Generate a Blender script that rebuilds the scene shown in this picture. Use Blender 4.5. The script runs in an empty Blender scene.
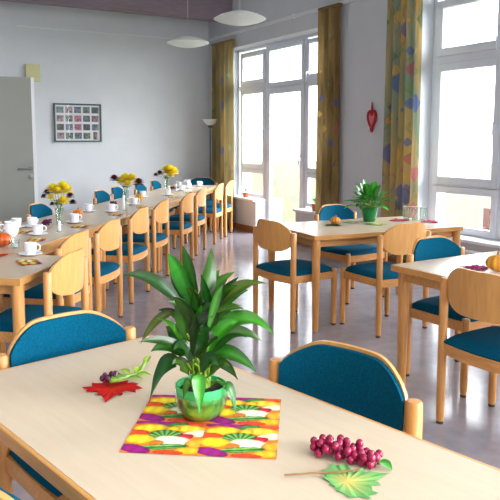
import bpy, bmesh, math, random
from mathutils import Vector, Matrix
PI = math.pi
col = bpy.context.scene.collection
sin, cos = math.sin, math.cos

# ------------------------------------------------------------------ materials
def S(r, g, b):
    f = lambda c: (c/255/12.92) if c/255 <= .04045 else ((c/255+.055)/1.055)**2.4
    return (f(r), f(g), f(b), 1)

def new_mat(name):
    m = bpy.data.materials.new(name); m.use_nodes = True
    return m, m.node_tree, m.node_tree.nodes['Principled BSDF']

def mat(name, c, rough=.5, metal=0., noise=.06, scale=12., bump=0., bscale=60., stretch=(1, 1, 1), spec=.5, emit=None, sheen=0):
    """procedural material: base colour varied by noise, optional bump"""
    m, nt, b = new_mat(name)
    N, L = nt.nodes, nt.links
    b.inputs['Roughness'].default_value = rough
    b.inputs['Metallic'].default_value = metal
    b.inputs['Specular IOR Level'].default_value = spec
    tc = N.new('ShaderNodeTexCoord'); mp = N.new('ShaderNodeMapping')
    mp.inputs['Scale'].default_value = stretch
    L.new(tc.outputs['Object'], mp.inputs['Vector'])
    nz = N.new('ShaderNodeTexNoise'); nz.inputs['Scale'].default_value = scale; nz.inputs['Detail'].default_value = 4
    L.new(mp.outputs['Vector'], nz.inputs['Vector'])
    r = N.new('ShaderNodeValToRGB')
    r.color_ramp.elements[0].position = .3; r.color_ramp.elements[1].position = .7
    r.color_ramp.elements[0].color = tuple(x*(1-noise*2) for x in c[:3])+(1,)
    r.color_ramp.elements[1].color = tuple(min(1, x*(1+noise)) for x in c[:3])+(1,)
    L.new(nz.outputs['Fac'], r.inputs['Fac']); L.new(r.outputs['Color'], b.inputs['Base Color'])
    if bump:
        n2 = N.new('ShaderNodeTexNoise'); n2.inputs['Scale'].default_value = bscale
        L.new(mp.outputs['Vector'], n2.inputs['Vector'])
        bp = N.new('ShaderNodeBump'); bp.inputs['Strength'].default_value = bump; bp.inputs['Distance'].default_value = .004
        L.new(n2.outputs['Fac'], bp.inputs['Height']); L.new(bp.outputs['Normal'], b.inputs['Normal'])
    if emit:
        b.inputs['Emission Color'].default_value = c; b.inputs['Emission Strength'].default_value = emit
    if sheen: b.inputs['Sheen Weight'].default_value = sheen
    return m

def mat_attr(name, rough=.5, spec=.5, noise=.15, scale=30., sub=0., trans=0.):
    """colour read from the mesh colour attribute 'Col', varied by noise"""
    m, nt, b = new_mat(name)
    N, L = nt.nodes, nt.links
    b.inputs['Roughness'].default_value = rough; b.inputs['Specular IOR Level'].default_value = spec
    a = N.new('ShaderNodeAttribute'); a.attribute_name = 'Col'
    nz = N.new('ShaderNodeTexNoise'); nz.inputs['Scale'].default_value = scale
    mx = N.new('ShaderNodeMix'); mx.data_type = 'RGBA'; mx.blend_type = 'MULTIPLY'; mx.inputs[0].default_value = noise*2
    r = N.new('ShaderNodeValToRGB'); r.color_ramp.elements[0].color = (.35, .35, .35, 1); r.color_ramp.elements[0].position = .3
    r.color_ramp.elements[1].position = .65
    L.new(nz.outputs['Fac'], r.inputs['Fac'])
    L.new(a.outputs['Color'], mx.inputs[6]); L.new(r.outputs['Color'], mx.inputs[7])
    L.new(mx.outputs[2], b.inputs['Base Color'])
    if trans:
        out = N['Material Output']
        t = N.new('ShaderNodeBsdfTranslucent'); L.new(mx.outputs[2], t.inputs['Color'])
        ms = N.new('ShaderNodeMixShader'); ms.inputs[0].default_value = trans
        L.new(b.outputs[0], ms.inputs[1]); L.new(t.outputs[0], ms.inputs[2]); L.new(ms.outputs[0], out.inputs['Surface'])
    return m

def mat_glass(name, tint=(1, 1, 1, 1), gloss=.08, rough=.02):
    m = bpy.data.materials.new(name); m.use_nodes = True
    nt = m.node_tree; N, L = nt.nodes, nt.links; N.clear()
    out = N.new('ShaderNodeOutputMaterial'); mx = N.new('ShaderNodeMixShader')
    t = N.new('ShaderNodeBsdfTransparent'); t.inputs['Color'].default_value = tint
    g = N.new('ShaderNodeBsdfGlossy'); g.inputs['Roughness'].default_value = rough
    lw = N.new('ShaderNodeLayerWeight'); lw.inputs['Blend'].default_value = .25
    ml = N.new('ShaderNodeMath'); ml.operation = 'MULTIPLY_ADD'; ml.inputs[1].default_value = .55; ml.inputs[2].default_value = gloss
    L.new(lw.outputs['Facing'], ml.inputs[0]); L.new(ml.outputs[0], mx.inputs[0])
    L.new(t.outputs[0], mx.inputs[1]); L.new(g.outputs[0], mx.inputs[2]); L.new(mx.outputs[0], out.inputs['Surface'])
    return m

def mat_wood(name, c1, c2, axis, rough=.38, scale=6.):
    st = [14, 14, 14]; st[axis] = 1.2
    m, nt, b = new_mat(name); N, L = nt.nodes, nt.links
    b.inputs['Roughness'].default_value = rough
    tc = N.new('ShaderNodeTexCoord'); mp = N.new('ShaderNodeMapping'); mp.inputs['Scale'].default_value = st
    nz = N.new('ShaderNodeTexNoise'); nz.inputs['Scale'].default_value = scale; nz.inputs['Detail'].default_value = 6; nz.inputs['Distortion'].default_value = .6
    r = N.new('ShaderNodeValToRGB'); r.color_ramp.elements[0].color = c1; r.color_ramp.elements[1].color = c2
    r.color_ramp.elements[0].position = .3; r.color_ramp.elements[1].position = .7
    L.new(tc.outputs['Object'], mp.inputs['Vector']); L.new(mp.outputs['Vector'], nz.inputs['Vector'])
    L.new(nz.outputs['Fac'], r.inputs['Fac']); L.new(r.outputs['Color'], b.inputs['Base Color'])
    return m

def mat_curtain(name, base1, base2, seed, patch=.55):
    m, nt, b = new_mat(name); N, L = nt.nodes, nt.links
    b.inputs['Roughness'].default_value = .85; b.inputs['Specular IOR Level'].default_value = .1
    tc = N.new('ShaderNodeTexCoord'); mp = N.new('ShaderNodeMapping')
    mp.inputs['Location'].default_value = (seed, seed*1.7, seed*.6)
    L.new(tc.outputs['UV'], mp.inputs['Vector'])
    mp2 = N.new('ShaderNodeMapping'); mp2.inputs['Scale'].default_value = (1.6, .35, 1); L.new(mp.outputs['Vector'], mp2.inputs['Vector'])
    wv = N.new('ShaderNodeTexNoise'); wv.inputs['Scale'].default_value = 3.2; wv.inputs['Detail'].default_value = 2
    L.new(mp2.outputs['Vector'], wv.inputs['Vector'])
    r0 = N.new('ShaderNodeValToRGB'); r0.color_ramp.elements[0].color = base1; r0.color_ramp.elements[1].color = base2
    r0.color_ramp.elements[0].position = .42; r0.color_ramp.elements[1].position = .58
    L.new(wv.outputs['Fac'], r0.inputs['Fac'])
    vo = N.new('ShaderNodeTexVoronoi'); vo.inputs['Scale'].default_value = 5.2; vo.distance = 'MANHATTAN'
    L.new(mp.outputs['Vector'], vo.inputs['Vector'])
    sp = N.new('ShaderNodeSeparateColor'); L.new(vo.outputs['Color'], sp.inputs[0])
    r1 = N.new('ShaderNodeValToRGB'); cr = r1.color_ramp; cr.interpolation = 'CONSTANT'
    cr.elements[0].position = 0; cr.elements[0].color = S(104, 138, 92)
    cr.elements[1].position = .26; cr.elements[1].color = S(206, 112, 128)
    for p, c in ((.46, S(96, 116, 184)), (.70, S(226, 186, 96)), (.84, S(138, 168, 120))):
        e = cr.elements.new(p); e.color = c
    L.new(sp.outputs[0], r1.inputs['Fac'])
    lt = N.new('ShaderNodeMath'); lt.operation = 'LESS_THAN'; lt.inputs[1].default_value = patch*.5
    L.new(vo.outputs['Distance'], lt.inputs[0])
    g2 = N.new('ShaderNodeMath'); g2.operation = 'GREATER_THAN'; g2.inputs[1].default_value = .35
    L.new(sp.outputs[1], g2.inputs[0])
    mu = N.new('ShaderNodeMath'); mu.operation = 'MULTIPLY'; L.new(lt.outputs[0], mu.inputs[0]); L.new(g2.outputs[0], mu.inputs[1])
    m8 = N.new('ShaderNodeMath'); m8.operation = 'MULTIPLY'; m8.inputs[1].default_value = .72; L.new(mu.outputs[0], m8.inputs[0])
    mx = N.new('ShaderNodeMix'); mx.data_type = 'RGBA'
    L.new(m8.outputs[0], mx.inputs[0]); L.new(r0.outputs['Color'], mx.inputs[6]); L.new(r1.outputs['Color'], mx.inputs[7])
    # dark brush strokes
    v2 = N.new('ShaderNodeTexWave'); v2.inputs['Scale'].default_value = 1.3; v2.inputs['Distortion'].default_value = 9; v2.inputs['Detail Scale'].default_value = 1.4
    v2.bands_direction = 'X'
    L.new(mp.outputs['Vector'], v2.inputs['Vector'])
    r2 = N.new('ShaderNodeValToRGB'); r2.color_ramp.elements[0].position = .0; r2.color_ramp.elements[1].position = .06
    r2.color_ramp.elements[0].color = (.5, .5, .55, 1); r2.color_ramp.elements[1].color = (1, 1, 1, 1)
    L.new(v2.outputs['Fac'], r2.inputs['Fac'])
    m2 = N.new('ShaderNodeMix'); m2.data_type = 'RGBA'; m2.blend_type = 'MULTIPLY'; m2.inputs[0].default_value = .35
    L.new(mx.outputs[2], m2.inputs[6]); L.new(r2.outputs['Color'], m2.inputs[7])
    L.new(m2.outputs[2], b.inputs['Base Color'])
    out = N['Material Output']; t = N.new('ShaderNodeBsdfTranslucent'); L.new(m2.outputs[2], t.inputs['Color'])
    ms = N.new('ShaderNodeMixShader'); ms.inputs[0].default_value = .22
    L.new(b.outputs[0], ms.inputs[1]); L.new(t.outputs[0], ms.inputs[2]); L.new(ms.outputs[0], out.inputs['Surface'])
    return m

M = {}
M['wall'] = mat('wall_paint', S(214, 218, 221), .9, noise=.015, scale=3, spec=.2)
M['wall_r'] = mat('window_wall_paint', S(205, 209, 214), .9, noise=.015, scale=3, spec=.2)
M['ceiling'] = mat('ceiling_paint', S(225, 225, 226), .9, noise=.01, spec=.2)
M['beam'] = mat('mauve_beam_paint', S(136, 120, 130), .7, noise=.06, scale=5, stretch=(1, 8, 8))
M['floor'] = mat('lilac_linoleum', S(152, 147, 155), .14, noise=.07, scale=9, spec=.6)
M['base'] = mat_wood('brown_baseboard', S(128, 84, 50), S(160, 108, 66), 1)
M['woodZ'] = mat_wood('beech_leg', S(194, 132, 68), S(216, 158, 92), 2)
M['woodX'] = mat_wood('beech_rail', S(196, 134, 70), S(218, 162, 96), 0)
M['woodY'] = mat_wood('beech_rail_side', S(204, 148, 86), S(228, 180, 116), 1)
M['ply'] = mat_wood('beech_plywood', S(206, 148, 80), S(220, 166, 98), 2, scale=3)
M['lam'] = mat_wood('laminate_top', S(207, 189, 163), S(211, 194, 169), 0, rough=.24, scale=3)
M['band'] = mat_wood('beech_edge_band', S(194, 136, 70), S(214, 158, 90), 0, rough=.35)
M['blue'] = mat('teal_blue_fabric', S(2, 84, 112), .9, noise=.14, scale=140, bump=.35, bscale=260, spec=.08)
M['dark'] = mat('dark_glide', S(70, 48, 34), .6)
M['white'] = mat('white_porcelain', S(244, 245, 250), .12, noise=.005)
M['pvc'] = mat('white_window_plastic', S(222, 227, 236), .35, noise=.01)
M['sill'] = mat('white_sill', S(236, 238, 242), .4, noise=.01)
M['glass'] = mat_glass('window_glass', gloss=.03)
M['vase'] = mat_glass('clear_glass', (.93, .97, .95, 1), gloss=.1)
M['metal'] = mat('brushed_steel', S(128, 130, 132), .35, metal=.8, noise=.05)
M['grey'] = mat('grey_metal', S(100, 104, 108), .4, metal=.4)
M['door'] = mat('grey_door', S(142, 144, 135), .5, noise=.015, scale=2)
M['dooredge'] = mat('white_door_edge', S(232, 234, 236), .5, noise=.01)
M['rail'] = mat('white_rail', S(226, 228, 230), .45, noise=.01)
M['lamp'] = mat('opal_lampshade', S(236, 242, 238), .4, noise=.01)
M['ybox'] = mat('cream_plastic', S(206, 202, 150), .5, noise=.02)
M['frame'] = mat('dark_green_frame', S(58, 82, 84), .45)
M['paper'] = mat('white_mat_board', S(232, 234, 236), .8, noise=.01)
M['leafA'] = mat_attr('leaf_green', .28, .45, noise=.14, scale=25, trans=.18)
M['petal'] = mat_attr('petals', .6, .3, noise=.06, scale=120, trans=.25)
M['print'] = mat_attr('printed_paper', .7, .2, noise=.12, scale=60)
M['felt'] = mat_attr('leaf_cloth', .8, .2, noise=.15, scale=90)
M['skin'] = mat_attr('pumpkin_skin', .35, .5, noise=.12, scale=40)
M['grape'] = mat('red_grape', S(150, 14, 64), .18, noise=.25, scale=60)
M['grapedark'] = mat('purple_grape', S(92, 14, 62), .2, noise=.25, scale=60)
M['stem'] = mat('green_stem', S(120, 158, 44), .5, noise=.15, scale=40)
M['twig'] = mat('brown_twig', S(146, 110, 70), .7, noise=.15, scale=40)
M['soil'] = mat('potting_soil', S(46, 34, 26), .95, noise=.3, scale=70, bump=.8)
M['potgreen'] = mat('green_glaze', S(24, 128, 62), .2, noise=.05)
M['terra'] = mat('terracotta', S(186, 104, 66), .7, noise=.1)
M['red'] = mat('red_felt', S(176, 26, 44), .75, noise=.15, scale=60)
M['pink'] = mat('pink_felt', S(214, 130, 138), .8, noise=.1, scale=60)
M['lawn'] = mat('pale_lawn', S(98, 110, 66), .9, noise=.12, scale=2)
M['gwood'] = mat_wood('reddish_garden_wood', S(92, 48, 34), S(108, 60, 44), 2)
M['wallout'] = mat('white_render', S(238, 240, 248), .9, noise=.01)
M['curtA'] = mat_curtain('curtain_print_shade', S(142, 130, 92), S(178, 154, 104), 3.1, .9)  # base colours darkened to hold the backlit shade
M['curtB'] = mat_curtain('curtain_print_backlit', S(136, 114, 74), S(168, 142, 94), 7.7, .6)  # brown tones carry the shade of a backlit curtain
M['curtC'] = mat_curtain('curtain_print_light', S(150, 164, 140), S(204, 178, 120), 12.3, 1.3)
def photo_mat(i):
    random.seed(100+i)
    h = random.choice([(70, 84, 80), (110, 126, 140), (150, 120, 124), (86, 76, 60), (176, 150, 156), (120, 136, 120)])
    if i in (7, 12): h = (190, 120, 140)
    return mat('snapshot', S(*h), .5, noise=.45, scale=22+random.random()*10)

# ------------------------------------------------------------------ mesh helpers
def obj(name, bm, mats, parent=None, smooth=True, angle=40, loc=None):
    me = bpy.data.meshes.new(name)
    bmesh.ops.recalc_face_normals(bm, faces=bm.faces[:])
    bm.to_mesh(me); bm.free()
    if not isinstance(mats, (list, tuple)): mats = [mats]
    for m in mats: me.materials.append(m)
    if smooth:
        me.polygons.foreach_set('use_smooth', [True]*len(me.polygons))
        try: me.set_sharp_from_angle(angle=math.radians(angle))
        except Exception: pass
    o = bpy.data.objects.new(name, me); col.objects.link(o)
    if parent: o.parent = parent
    if loc: o.location = loc
    return o

def thing(name, label, cat, loc=(0, 0, 0), rz=0, group=None):
    o = bpy.data.objects.new(name, None); col.objects.link(o)
    o.location = loc; o.rotation_euler = (0, 0, rz); o.empty_display_size = .1
    o['label'] = label; o['category'] = cat
    if group: o['group'] = group
    return o

def tag(o, label, cat, group=None):
    o['label'] = label; o['category'] = cat
    if group: o['group'] = group
    return o

def struct(name, bm, m, smooth=False, parent=None):
    o = obj(name, bm, m, parent, smooth)
    if not parent: o['kind'] = 'structure'
    return o

def dup(root, loc, rz, label, group=None):
    r = root.copy(); col.objects.link(r); r.location = loc; r.rotation_euler = (0, 0, rz); r['label'] = label
    if group: r['group'] = group
    for ch in list(root.children):
        c = ch.copy(); col.objects.link(c); c.parent = r
        for g in list(ch.children):
            d = g.copy(); col.objects.link(d); d.parent = c
    return r

def box(bm, c, s, bev=0., mi=0, rot=None):
    r = bmesh.ops.create_cube(bm, size=1)
    vs = r['verts']
    bmesh.ops.scale(bm, vec=s, verts=vs)
    if bev:
        es = list({e for v in vs for e in v.link_edges})
        q = bmesh.ops.bevel(bm, geom=es, offset=bev, segments=2, profile=.6, affect='EDGES')
        vs = list({v for f in q['faces'] for v in f.verts} | {v for v in vs if v.is_valid})
    if rot is not None: bmesh.ops.rotate(bm, cent=(0, 0, 0), matrix=rot, verts=vs)
    bmesh.ops.translate(bm, vec=c, verts=vs)
    for f in {f for v in vs for f in v.link_faces}: f.material_index = mi
    return vs

def boxr(bm, x0, x1, y0, y1, z0, z1, bev=0., mi=0):
    return box(bm, ((x0+x1)/2, (y0+y1)/2, (z0+z1)/2), (abs(x1-x0), abs(y1-y0), abs(z1-z0)), bev, mi)

def lathe(bm, prof, seg=24, c=(0, 0, 0), mi=0, ribs=0, ribamp=0.):
    rings = []
    for (r, z) in prof:
        if r < 1e-6:
            rings.append([bm.verts.new((c[0], c[1], c[2]+z))])
        else:
            ring = []
            for i in range(seg):
                a = 2*PI*i/seg
                rr = r*(1+ribamp*cos(ribs*a)) if ribs else r
                ring.append(bm.verts.new((c[0]+rr*cos(a), c[1]+rr*sin(a), c[2]+z)))
            rings.append(ring)
    for A, B in zip(rings, rings[1:]):
        for i in range(seg):
            j = (i+1) % seg
            if len(A) == 1 and len(B) == 1: continue
            if len(A) == 1: f = bm.faces.new((A[0], B[i], B[j]))
            elif len(B) == 1: f = bm.faces.new((A[i], A[j], B[0]))
            else: f = bm.faces.new((A[i], A[j], B[j], B[i]))
            f.material_index = mi
    return rings

def tube(bm, pts, rad, seg=8, mi=0, cap=True):
    pts = [Vector(p) for p in pts]
    rads = rad if isinstance(rad, (list, tuple)) else [rad]*len(pts)
    prev = None; rings = []
    for i, p in enumerate(pts):
        t = (pts[min(i+1, len(pts)-1)]-pts[max(i-1, 0)]).normalized()
        if prev is None:
            n = t.orthogonal().normalized()
        else:
            n = (prev-t*prev.dot(t)).normalized()
        prev = n; b = t.cross(n)
        rings.append([bm.verts.new(p+(n*cos(2*PI*k/seg)+b*sin(2*PI*k/seg))*rads[i]) for k in range(seg)])
    for A, B in zip(rings, rings[1:]):
        for k in range(seg):
            f = bm.faces.new((A[k], A[(k+1) % seg], B[(k+1) % seg], B[k])); f.material_index = mi
    if cap:
        f = bm.faces.new(rings[0][::-1]); f.material_index = mi
        f = bm.faces.new(rings[-1]); f.material_index = mi

def ball(bm, c, r, sx=1, sy=1, sz=1, u=12, v=8, mi=0):
    q = bmesh.ops.create_uvsphere(bm, u_segments=u, v_segments=v, radius=r)
    vs = q['verts']; bmesh.ops.scale(bm, vec=(sx, sy, sz), verts=vs); bmesh.ops.translate(bm, vec=c, verts=vs)
    for f in {f for x in vs for f in x.link_faces}: f.material_index = mi
    return vs

def paint(bm, verts, colr, lay=None):
    lay = bm.verts.layers.float_color.get('Col') or bm.verts.layers.float_color.new('Col')
    for v in verts: v[lay] = colr

# ------------------------------------------------------------------ camera
cam = bpy.data.cameras.new('camera'); co = bpy.data.objects.new('camera', cam); col.objects.link(co)
co.location = (0, 0, 1.45); co.rotation_euler = (PI/2-.1106, 0, -.52)
cam.sensor_width = 36; cam.lens = 665/500*36; cam.shift_x = .0272; cam.shift_y = -.0716
cam.clip_start = .05
bpy.context.scene.camera = co

# ------------------------------------------------------------------ setting
XR, YB, ZC = 5.4, 10.4, 3.95
bm = bmesh.new(); boxr(bm, -5, XR+.5, -3.5, YB+.2, -.1, 0); struct('floor', bm, M['floor'])
bm = bmesh.new(); boxr(bm, -5, XR+.5, -3.5, YB+.2, ZC, ZC+.1); struct('ceiling', bm, M['ceiling'])
bm = bmesh.new(); boxr(bm, -5, XR+.5, YB, YB+.2, 0, ZC); struct('wall_back', bm, M['wall'])
# right wall with window openings; inner face at XR, outer at XR+.5
W1 = (7.0, 9.76); D1 = (7.74, 8.82); W2 = (3.3, 5.44); W3 = (-.6, 1.7)
bm = bmesh.new()
xo = XR+.5
boxr(bm, XR, xo, W1[1], YB, 0, ZC)
boxr(bm, XR, xo, W2[1], W1[0], 0, ZC)
boxr(bm, XR, xo, W3[1], W2[0], 0, ZC)
boxr(bm, XR, xo, -3.5, W3[0], 0, ZC)
boxr(bm, XR, xo, W1[0], W1[1], 2.93, ZC)
boxr(bm, XR, xo, W2[0], W2[1], 3.02, ZC)
boxr(bm, XR, xo, W3[0], W3[1], 3.02, ZC)
boxr(bm, XR, xo, D1[1], W1[1], 0, .5)
boxr(bm, XR, xo, W1[0], D1[0], 0, .45)
boxr(bm, XR, xo, W2[0], W2[1], 0, .41)
boxr(bm, XR, xo, W3[0], W3[1], 0, .41)
struct('wall_right', bm, M['wall_r'])
# mauve roof beam crossing the room near the back wall
bm = bmesh.new(); boxr(bm, -5, XR, 9.55, 9.83, 3.365, ZC, .01); struct('trim_1', bm, M['beam'])
bm = bmesh.new(); boxr(bm, 2.2, XR, YB-.012, YB, 3.13, 3.15); struct('trim_2', bm, M['rail'])
# baseboards
bm = bmesh.new()
for (a, b) in ((D1[1], YB), (1.7, D1[0]), (-3.5, 1.7)): boxr(bm, XR-.018, XR, a, b, 0, .1, .004)
struct('baseboard_right', bm, M['base'])
bm = bmesh.new(); boxr(bm, -5, XR-.02, YB-.018, YB, 0, .1, .004); struct('baseboard_back', bm, M['base'])
# sills
def sill(n, y0, y1, z):
    bm = bmesh.new(); boxr(bm, XR-.05, XR+.2, y0, y1, z, z+.035, .008); struct('trim_%d' % n, bm, M['sill'])
sill(3, D1[1]+.004, W1[1]-.004, .5); sill(4, W1[0]+.004, D1[0]-.004, .45); sill(5, W2[0]+.004, W2[1]-.004, .41)
# heating pipe under the second window
bm = bmesh.new(); tube(bm, [(XR-.09, 3.0, .33), (XR-.09, 5.3, .33)], .022, 10)
for y in (3.3, 4.6, 5.2): tube(bm, [(XR-.09, y, .33), (XR+.01, y, .33)], .01, 8)
struct('trim_6', bm, M['sill'], smooth=True)

def rect_frame(bm, y0, y1, z0, z1, w, x0, x1, bev=.006):
    boxr(bm, x0, x1, y0, y0+w, z0, z1, bev); boxr(bm, x0, x1, y1-w, y1, z0, z1, bev)
    boxr(bm, x0, x1, y0+w, y1-w, z0, z0+w, bev); boxr(bm, x0, x1, y0+w, y1-w, z1-w, z1, bev)

def handle(parent, y, z, x=5.60):
    bm = bmesh.new()
    box(bm, (x-.006, y, z), (.014, .03, .07), .003)
    tube(bm, [(x-.01, y, z), (x-.045, y, z)], .008, 8)
    tube(bm, [(x-.045, y, z+.01), (x-.047, y, z-.06), (x-.045, y, z-.12)], .009, 8)
    obj('window_handle', bm, M['pvc'], parent)

def window(name, cells, y0, y1, z0, z1, extra=None):
    """cells: list of (y0,y1,z0,z1,sash_width,handle or None)"""
    root = bpy.data.objects.new(name, None); col.objects.link(root); root['kind'] = 'structure'; root.location = (5.65, (y0+y1)/2, z0)
    inv = Matrix.Translation(-Vector(root.location))
    def sub(n, bm, m, par=root, sm=False):
        if par is root: bmesh.ops.transform(bm, matrix=inv, verts=bm.verts[:])
        else: bmesh.ops.transform(bm, matrix=inv, verts=bm.verts[:])
        return obj(n, bm, m, par, sm)
    bm = bmesh.new(); rect_frame(bm, y0, y1, z0, z1, .045, 5.62, 5.70)
    for e in (extra or []): boxr(bm, 5.625, 5.695, *e, .005)
    sub('window_frame', bm, M['pvc'])
    for (a, b, c, d, w, h) in cells:
        bm = bmesh.new(); rect_frame(bm, a, b, c, d, w, 5.605, 5.67, .008)
        s = sub('sash', bm, M['pvc'])
        bm = bmesh.new(); boxr(bm, 5.64, 5.644, a+w-.006, b-w+.006, c+w-.006, d-w+.006)
        sub('pane', bm, M['glass'], s)
        if h:
            bm = bmesh.new(); x = 5.605; y, z = h
            box(bm, (x-.006, y, z), (.014, .03, .07), .003)
            tube(bm, [(x-.01, y, z), (x-.05, y, z)], .008, 8)
            tube(bm, [(x-.05, y, z+.012), (x-.052, y, z-.06), (x-.05, y, z-.125)], .0105, 8)
            sub('window_handle', bm, M['pvc'], s, True)
    return root

window('window_1', [
    (8.90, 9.66, 2.34, 2.86, .075, (8.94, 2.50)), (8.90, 9.66, 1.0, 2.27, .075, (8.94, 1.60)), (8.90, 9.66, .53, .98, .06, None),
    (7.86, 8.84, 2.26, 2.88, .07, None), (7.86, 8.84, .03, 2.24, .085, (7.90, 1.22)),
    (7.06, 7.80, 2.32, 2.86, .06, (7.74, 2.40)), (7.06, 7.80, 1.0, 2.27, .06, None), (7.06, 7.80, .5, .98, .06, None)],
    7.0, 9.76, .0, 2.93, extra=[(8.84, 8.90, .03, 2.9), (7.80, 7.86, .03, 2.9), (8.9, 9.72, 2.27, 2.34), (7.86, 8.84, 2.24, 2.26), (7.04, 7.8, 2.27, 2.32), (8.9, 9.72, .98, 1.0), (7.04, 7.8, .98, 1.0)])
window('window_2', [
    (4.50, 5.38, 2.36, 2.95, .085, (4.54, 2.46)), (4.50, 5.38, .97, 2.28, .085, (4.54, 1.62)), (4.50, 5.38, .45, .95, .075, None),
    (3.36, 4.42, 2.36, 2.95, .085, None), (3.36, 4.42, .97, 2.28, .085, (4.38, 1.62)), (3.36, 4.42, .45, .95, .075, None)],
    3.3, 5.44, .41, 3.02, extra=[(4.42, 4.50, .43, 3.0), (4.5, 5.4, 2.28, 2.36), (4.5, 5.4, .95, .97), (3.34, 4.42, 2.28, 2.36), (3.34, 4.42, .95, .97)])
window('window_3', [(.55, 1.65, .97, 2.95, .085, None), (-.55, .47, .97, 2.95, .085, None), (.55, 1.65, .45, .95, .075, None), (-.55, .47, .45, .95, .075, None)],
    -.6, 1.7, .41, 3.02, extra=[(.47, .55, .43, 3.0)])

# open door leaf
dr = bpy.data.objects.new('door_1', None); col.objects.link(dr); dr['kind'] = 'structure'
dr.location = (1.79, 7.70, 0); dr.rotation_euler = (0, 0, math.radians(-9))
bm = bmesh.new(); boxr(bm, -.93, 0, 0, .042, .008, 2.15, .002)
for f in bm.faces:
    if f.calc_center_median().x > -.0015: f.material_index = 1
obj('door_leaf', bm, [M['door'], M['dooredge']], dr, False)
bm = bmesh.new(); boxr(bm, -.032, .003, -.004, .046, .008, 2.15, .002); obj('door_edge_strip', bm, M['dooredge'], dr, False)
bm = bmesh.new()
lathe(bm, [(0, 0), (.026, 0), (.026, .006), (0, .006)], 16)
bmesh.ops.rotate(bm, cent=(0, 0, 0), matrix=Matrix.Rotation(PI/2, 3, 'X'), verts=bm.verts[:])
tube(bm, [(0, 0, 0), (0, -.045, 0), (-.02, -.052, 0), (-.14, -.052, 0)], .0105, 10)
bmesh.ops.translate(bm, vec=(-.065, 0, 1.13), verts=bm.verts[:]); obj('door_handle', bm, M['metal'], dr)
bm = bmesh.new(); box(bm, (-.065, -.004, 1.045), (.05, .008, .05), .004); obj('lock_plate', bm, M['metal'], dr)
bm = bmesh.new(); box(bm, (.001, .021, 1.13), (.006, .02, .10), .001); obj('latch', bm, M['metal'], dr)

# outside: lawn seen through the panes
bm = bmesh.new(); boxr(bm, XR+.52, 40, -25, 45, -.3, -.22)
g = obj('lawn', bm, M['lawn'], None, False); g['kind'] = 'structure'
# ------------------------------------------------------------------ curtains
def curtain(label, y0, y1, z0, z1, m, folds, seed, x=5.32, splay=.0):
    random.seed(seed); bm = bmesh.new(); nu, nv = folds*10, 30
    uvl = bm.loops.layers.uv.new('UV'); grid = []
    ph = [random.random()*.9 for _ in range(folds+1)]; am = [.6+random.random()*.6 for _ in range(folds+1)]
    W = (y1-y0)
    for j in range(nv+1):
        v = j/nv; row = []
        for i in range(nu+1):
            u = i/nu; k = int(u*folds) if u < 1 else folds-1
            a = u*folds*2*PI+.5*sin(3*v+ph[k])
            amp = .045*am[k]*(.55+.45*(1-v))
            yy = y0+W*u+(u-.5)*splay*(1-v)+.012*sin(a*.5+2*v)
            row.append(bm.verts.new((x+amp*sin(a)+.008*sin(a*2+ph[k]*5), yy, z0+(z1-z0)*v)))
        grid.append(row)
    for j in range(nv):
        for i in range(nu):
            f = bm.faces.new((grid[j][i], grid[j][i+1], grid[j+1][i+1], grid[j+1][i]))
            for l, (ii, jj) in zip(f.loops, ((i, j), (i+1, j), (i+1, j+1), (i, j+1))):
                l[uvl].uv = (ii/nu*W*1.9, jj/nv*(z1-z0))
    base = thing('curtain', label, 'curtain', (x, (y0+y1)/2, z0))
    bmesh.ops.translate(bm, vec=(-x, -(y0+y1)/2, -z0), verts=bm.verts[:])
    obj('curtain_fabric', bm, m, base)
    bm = bmesh.new(); boxr(bm, -.03, .03, -(W/2), W/2, z1-z0-.03, z1-z0+.003, .006); obj('heading_tape', bm, m, base)
    return base
curtain('backlit tan patterned curtain in the far corner, left of the balcony door', 9.40, 10.10, .10, 3.05, M['curtA'], 5, 1)
curtain('backlit brownish patterned curtain on the right side of the balcony door', 6.70, 7.13, .12, 3.14, M['curtB'], 4, 2)
curtain('bright curtain with blue, pink and green patches left of the near window', 5.31, 5.86, .12, 3.14, M['curtC'], 5, 3)
rl = thing('curtain_rail', 'long white curtain rail high on the window wall', 'curtain rail', (5.385, 6.6, 3.155))
bm = bmesh.new(); boxr(bm, -.012, .012, -3.4, 3.72, -.022, .022, .004); obj('rail', bm, M['rail'], rl, False)
for y in (-2.5, -.0, 1.2, 3.5):
    bm = bmesh.new(); boxr(bm, -.02, .014, y-.015, y+.015, -.03, .03, .002); obj('bracket', bm, M['rail'], rl, False)

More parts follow.
